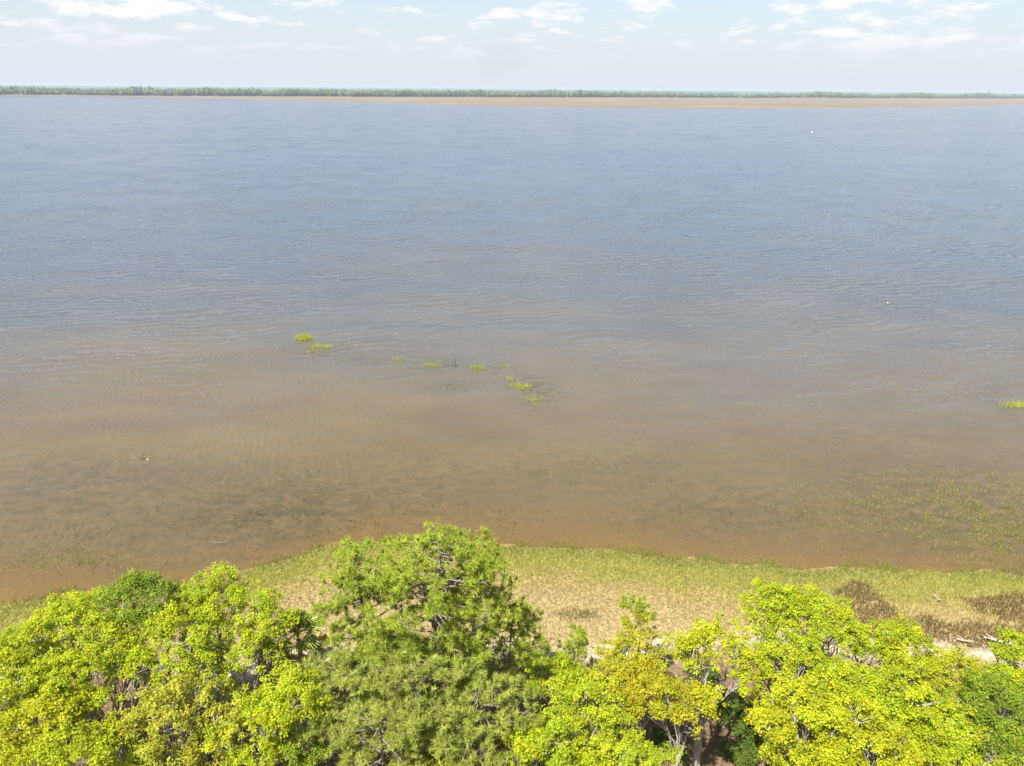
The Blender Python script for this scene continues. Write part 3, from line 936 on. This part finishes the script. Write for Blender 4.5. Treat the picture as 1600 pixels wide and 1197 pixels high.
for k_, (sx_, sy_, hz_, rz_, lb) in enumerate(((1180, 1130, 3.2, 1.2, 'dark green bush in the shade right of the white trunk'), (1040, 1150, 3.4, 1.2, 'dark bush in the shade left of the white trunk'),
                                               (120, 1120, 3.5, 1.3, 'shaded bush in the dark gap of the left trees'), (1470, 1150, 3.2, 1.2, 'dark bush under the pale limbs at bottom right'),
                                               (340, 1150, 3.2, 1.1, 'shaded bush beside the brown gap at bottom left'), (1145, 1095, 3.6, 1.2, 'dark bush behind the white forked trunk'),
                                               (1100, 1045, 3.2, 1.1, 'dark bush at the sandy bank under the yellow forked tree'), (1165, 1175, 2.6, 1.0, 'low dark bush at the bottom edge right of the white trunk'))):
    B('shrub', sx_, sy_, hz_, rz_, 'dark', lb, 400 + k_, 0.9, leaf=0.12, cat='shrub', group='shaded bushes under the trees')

# ------------------------------------------------------------------ fan palm
rng = np.random.default_rng(77)
PALM_H = 6.9
top = at(466, 1000, PALM_H)
gz = float(ground_z(top[0], top[1]))
palm = empty('fan_palm', (top[0], top[1], gz), 'small dark green fan palm at the marsh edge', 'palm')
tb = Tubes()
Hh = PALM_H - gz
tb.add(curve(np.array([0, 0, -0.3]), np.array([0.12, 0.0, Hh * 0.5]), np.array([0, 0, Hh]), 12), 0.17 + 0.02 * np.cos(np.arange(12) * 3.1), 9)
obj('trunk', tb.mesh('trunk', M_DRIFT), palm)
# one frond: a stalk and a fan of folded fingers, arching along +X
fv, ff = [], []
stalk = curve(np.array([0, 0, 0]), np.array([0.35, 0, 0.22]), np.array([0.75, 0, 0.24]), 5)
for q in range(4):
    a_, b_ = stalk[q], stalk[q + 1]
    n0 = len(fv)
    fv += [a_ + (0, -0.02, 0), a_ + (0, 0.02, 0), b_ + (0, 0.018, 0), b_ + (0, -0.018, 0)]
    ff += [(n0, n0 + 1, n0 + 2), (n0, n0 + 2, n0 + 3)]
for q in range(13):
    an = (q - 6) / 6 * 1.15
    dL = np.array([math.cos(an), math.sin(an), 0])
    wv = np.array([-math.sin(an), math.cos(an), 0]) * 0.042
    o_ = stalk[-1]
    ln = 1.0 * (1 - 0.12 * abs(an))
    m_ = o_ + dL * ln * 0.55 + np.array([0, 0, 0.05])
    e_ = o_ + dL * ln + np.array([0, 0, -0.16])
    n0 = len(fv)
    fv += [o_, m_ - wv + (0, 0, 0.03), m_ + (0, 0, -0.01), m_ + wv + (0, 0, 0.03), e_]
    ff += [(n0, n0 + 2, n0 + 1), (n0, n0 + 3, n0 + 2), (n0 + 1, n0 + 2, n0 + 4), (n0 + 2, n0 + 3, n0 + 4)]
fv = np.array(fv, float)
fr_green = mesh_np('frond', fv, np.array(ff), np.tile((0.200, 0.250, 0.030), (len(fv), 1)), M_PALM)
fr_dry = mesh_np('dry_frond', fv, np.array(ff), np.tile((0.20, 0.16, 0.07), (len(fv), 1)), M_PALM)
for q in range(26):
    dry = q >= 20
    o = obj('dry_frond' if dry else 'frond', fr_dry if dry else fr_green, palm, (0, 0, Hh - 0.05))
    tilt = rng.uniform(0.6, 1.1) if dry else -1.35 + 1.35 * (q / 20) + rng.normal(0, 0.08)
    o.rotation_euler = (rng.normal(0, 0.15), tilt, q * 2.39996)
    o.scale = (1.3, 1.3, 1.3) if not dry else (1.1, 1.0, 1.2)

# ------------------------------------------------------------------ green grass clumps standing out in the water
CL = [(475, 531, 1.15, 0.9, 520, 1.0, 'round bright green grass clump farthest out in the river'), (499, 543, 1.7, 0.8, 420, 0.9, 'wide ragged green grass clump beside the round clump'),
      (487, 551, 0.5, 0.35, 60, 0.7, 'tiny grass tuft just below the ragged clump'), (537, 538, 0.8, 0.3, 40, 0.6, 'faint sparse grass wisps right of the ragged clump'),
      (621, 562, 0.9, 0.6, 130, 0.6, 'sparse grass clump between the ragged clump and the stake'), (675, 571, 1.4, 0.5, 200, 0.8, 'thin green grass patch just left of the dark stake'),
      (746, 576, 0.9, 0.5, 220, 0.9, 'bright green tuft just right of the dark stake'), (788, 573, 0.9, 0.4, 100, 0.6, 'faint green tuft right of the bright tuft'),
      (797, 594, 0.6, 0.5, 90, 0.7, 'small grass tuft above the broken green patch'), (815, 605, 1.3, 0.7, 280, 0.9, 'broken green grass patch below the line of tufts'),
      (834, 624, 1.1, 0.8, 170, 0.7, 'lowest sparse grass patch of the broken line'), (1590, 634, 1.9, 0.6, 420, 1.0, 'bright grass clump cut by the right edge of the river')]
for q, (px, py, rx, ry, n, k_, lb) in enumerate(CL):
    r = np.random.default_rng(900 + q)
    c0 = at(px, py)
    d = r.normal(0, 0.5, (n * 3, 2))
    lump = fbm(d[:, 0] * 2.2 + q * 7, d[:, 1] * 2.2, 60 + q)
    d = d[lump > 0.12][:n]
    d = d / (1 + (0.6 if q == 0 else 0.5) * np.hypot(d[:, 0], d[:, 1])[:, None])
    q2 = d * np.array([rx, ry]) * 1.75
    base_ = np.column_stack([q2, np.full(len(q2), -0.25)])
    cc = (np.array((0.335, 0.360, 0.055)) * k_ + np.array((0.20, 0.23, 0.09)) * (1 - k_)) * r.uniform(0.65, 1.3, (len(q2), 1))
    v, f_, c_ = blades(base_, r.uniform(0.5, 0.95, len(q2)) * (0.75 + 0.4 * k_) * (1.45 if q == 0 else 1.0), r.uniform(0.05, 0.09, len(q2)), r.uniform(0.05, 0.55, len(q2)), cc, r)
    obj('grass_clump', mesh_np('grass_clump', v, f_, c_, M_GRASS), None, tuple(c0), label=lb, category='grass clump', group='grass clumps standing in the river')

# ------------------------------------------------------------------ stake, float, channel marker, driftwood, dead sapling
c0 = at(711, 573)
st = empty('wooden_stake', tuple(c0), 'dark broken wooden stake upright in the water among grass tufts', 'stake')
tb = Tubes()
tb.add(np.array([(0, 0, -1.0), (0.02, 0, 0.3), (-0.02, 0.02, 0.9), (-0.06, 0.03, 1.45), (-0.07, 0.03, 1.55)]), (0.13, 0.12, 0.10, 0.07, 0.02), 8)
obj('post', tb.mesh('post', M_STAKE), st)
tb = Tubes()
tb.add(np.array([(-0.42, 0.05, -0.6), (-0.40, 0.05, 0.25), (-0.36, 0.05, 0.5), (-0.33, 0.05, 0.55)]), (0.09, 0.08, 0.06, 0.02), 7)
obj('stump', tb.mesh('stump', M_STAKE), st)

def lathe(name, prof, mat, sides=14):
    tb_ = Tubes()
    tb_.add(np.array([(0, 0, z_) for _, z_ in prof]) + np.array([[0, 0, 1e-4 * k2] for k2 in range(len(prof))]), [r_ for r_, _ in prof], sides)
    return tb_.mesh(name, mat)


def float_buoy(px, py, scale, lb):
    fl = empty('trap_float', tuple(at(px, py)), lb, 'float', 'white floats on the river')
    fl.rotation_euler = (0.5, 0.3, 0.4)
    fl.scale = (scale,) * 3
    obj('float_body', lathe('float_body', [(0.01, -0.17), (0.10, -0.15), (0.155, -0.07), (0.165, 0.03), (0.13, 0.13), (0.06, 0.19), (0.01, 0.20)], M_WHITE), fl)
    obj('spindle', lathe('spindle', [(0.022, -0.35), (0.022, 0.18), (0.022, 0.42), (0.004, 0.43)], M_STAKE, 6), fl)


float_buoy(1387, 473, 0.62, 'small white float alone on the grey water')
float_buoy(231, 718, 0.42, 'white float beside dark weed in the left shallows')

c0 = at(1268, 212)
mk = empty('channel_marker', tuple(c0), 'tiny white channel marker post far out near the opposite shore', 'channel marker')
obj('pile', lathe('pile', [(0.26, -4.0), (0.24, 0.0), (0.22, 4.2), (0.02, 4.3)], M_DARKBARK, 8), mk)
bxv = np.array([(x_, y_, z_) for x_ in (-0.4, 0.4) for y_ in (-0.33, -0.27) for z_ in (2.8, 4.0)], float)
bxf = np.array([(0, 1, 3, 2), (4, 6, 7, 5), (0, 4, 5, 1), (2, 3, 7, 6), (0, 2, 6, 4), (1, 5, 7, 3)])
obj('day_board', mesh_np('day_board', bxv, bxf, None, M_WHITE), mk)

def driftwood(pts, rad, lb, seed, branches=2, wood=None):
    wood = wood or M_DRIFT
    r = np.random.default_rng(seed)
    w0 = [at(x_, y_, 0.3) for x_, y_ in pts]
    w0 = np.array([(q[0], q[1], max(float(ground_z(q[0], q[1])) + 0.25, 0.0)) for q in w0])
    o_ = w0[0].copy()
    p_ = w0 - o_
    tb_ = Tubes()
    pth = curve(p_[0], p_[len(p_) // 2] + r.normal(0, 0.1, 3), p_[-1] + np.array([0, 0, 0.2]), 9)
    tb_.add(pth, np.linspace(rad, rad * 0.3, 9), 8)
    lg = empty('driftwood_log', tuple(o_), lb, 'driftwood', 'driftwood along the shore')
    obj('log', tb_.mesh('log', wood), lg)
    for k2 in range(branches):
        tb_ = Tubes()
        s0 = pth[3 + 2 * k2]
        e = s0 + np.array([r.uniform(-0.9, 0.9), r.uniform(-0.8, 0.8), r.uniform(0.15, 0.6)])
        tb_.add(curve(s0, (s0 + e) / 2 + r.normal(0, 0.12, 3), e, 5), np.linspace(rad * 0.55, rad * 0.15, 5), 6)
        obj('branch', tb_.mesh('branch', wood), lg)


driftwood(((1590, 1014), (1570, 1010), (1535, 1002)), 0.15, 'thick bleached driftwood log with snags by the right treetops', 1, 3)
driftwood(((1495, 1002), (1510, 1005), (1520, 1009)), 0.10, 'short pale driftwood stick left of the thick log', 2, 1)
driftwood(((1458, 930), (1463, 938), (1470, 942)), 0.05, 'small pale driftwood branch out on the straw marsh', 3, 2)
driftwood(((333, 846), (342, 847), (352, 847)), 0.04, 'thin grey stick lying in the brown shallows left of the pines', 4, 1, M_DARKBARK)
driftwood(((693, 602), (703, 603), (714, 604)), 0.09, 'low dark snag lying in the water below the stake', 5, 2, M_STAKE)
driftwood(((205, 712), (222, 713), (240, 712)), 0.10, 'dark sunken branch beside the white float at left', 6, 2, M_STAKE)

c0 = at(849, 1008, 0.5)
gz = float(ground_z(c0[0], c0[1]))
sp = empty('dead_sapling', (c0[0], c0[1], gz), 'thin grey dead sapling on the bare sandy strip', 'sapling')
tb = Tubes()
tb.add(curve(np.array([0, 0, -0.2]), np.array([0.05, 0, 0.9]), np.array([-0.03, 0, 1.9]), 6), np.linspace(0.045, 0.012, 6), 6)
obj('stem', tb.mesh('stem', M_DARKBARK), sp)
tb = Tubes()
for q in range(5):
    z0 = 0.7 + 0.24 * q
    an = q * 2.4
    tb.add(np.array([(0.02, 0, z0), (0.02 + 0.16 * math.cos(an), 0.16 * math.sin(an), z0 + 0.12), (0.02 + 0.32 * math.cos(an), 0.32 * math.sin(an), z0 + 0.3)]), (0.016, 0.012, 0.005), 4)
obj('twigs', tb.mesh('twigs', M_DARKBARK), sp)

# ------------------------------------------------------------------ the hazy air over the river
hx, hy0, hy1, hz0, hz1 = 23000.0, -6000.0, 24000.0, -6.0, CAM_H + 2.0
hv = np.array([(x_, y_, z_) for x_ in (-hx, hx) for y_ in (hy0, hy1) for z_ in (hz0, hz1)], float)
m, nt, out = material('hazy_air')
pv = node(nt, 'ShaderNodeVolumePrincipled')
pv.inputs['Color'].default_value = (0.50, 0.58, 0.68, 1)
pv.inputs['Density'].default_value = 0.000092
pv.inputs['Anisotropy'].default_value = 0.0
nt.links.new(pv.outputs[0], out.inputs['Volume'])
obj('haze', mesh_np('haze', hv, bxf, None, m), kind='stuff', label='thin pale haze over the whole river and far shore', category='haze')

# ------------------------------------------------------------------ faint smoke far beyond the woods
def smoke(name, px, py, dist, wid, hgt, albedo, dens, seed, label):
    d = R3 @ np.array([(px - W_PX / 2) / F_PX, -(py - H_PX / 2) / F_PX, -1.0])
    c0 = np.array([0, 0, CAM_H]) + d * (dist / math.hypot(d[0], d[1]))
    nu, nv = 28, 16
    u, v = np.meshgrid(np.linspace(0, 2 * math.pi, nu, endpoint=False), np.linspace(0.05, math.pi - 0.05, nv))
    dx_, dy_, dz_ = np.cos(u) * np.sin(v), np.sin(u) * np.sin(v), np.cos(v)
    lump = 0.65 + 0.7 * fbm(dx_ * 1.6 + dz_ * 1.1 + 9, dy_ * 1.6 + dz_ * 0.7 + 9, seed, 3)
    P3 = np.stack([dx_ * wid * lump + dz_ * wid * 0.35, dy_ * wid * lump, dz_ * hgt * lump], -1).reshape(-1, 3)
    a_, b_ = np.meshgrid(np.arange(nu), np.arange(nv - 1))
    q_ = np.stack([b_ * nu + a_, (b_ + 1) * nu + a_, (b_ + 1) * nu + (a_ + 1) % nu, b_ * nu + (a_ + 1) % nu], -1).reshape(-1, 4)
    n0 = len(P3)
    P3 = np.concatenate([P3, [[wid * 0.35, 0, hgt * lump[0].mean()], [-wid * 0.35, 0, -hgt * lump[-1].mean()]]])
    k_ = np.arange(nu)
    caps = np.concatenate([np.stack([np.full(nu, n0), k_, (k_ + 1) % nu], -1), np.stack([np.full(nu, n0 + 1), (nv - 1) * nu + (k_ + 1) % nu, (nv - 1) * nu + k_], -1)])
    m_, nt_, out_ = material(name)
    pv_ = node(nt_, 'ShaderNodeVolumePrincipled')
    pv_.inputs['Color'].default_value = (*albedo, 1)
    pv_.inputs['Density'].default_value = dens
    nt_.links.new(pv_.outputs[0], out_.inputs['Volume'])
    obj(name, mesh_np(name, P3, [q_, caps], None, m_, True), None, tuple(c0), kind='stuff', label=label, category='smoke')


smoke('smoke_plume', 785, 92, 17000.0, 560.0, 420.0, (0.30, 0.31, 0.34), 0.00009, 5, 'faint grey smoke drifting in the sky over the far woods')
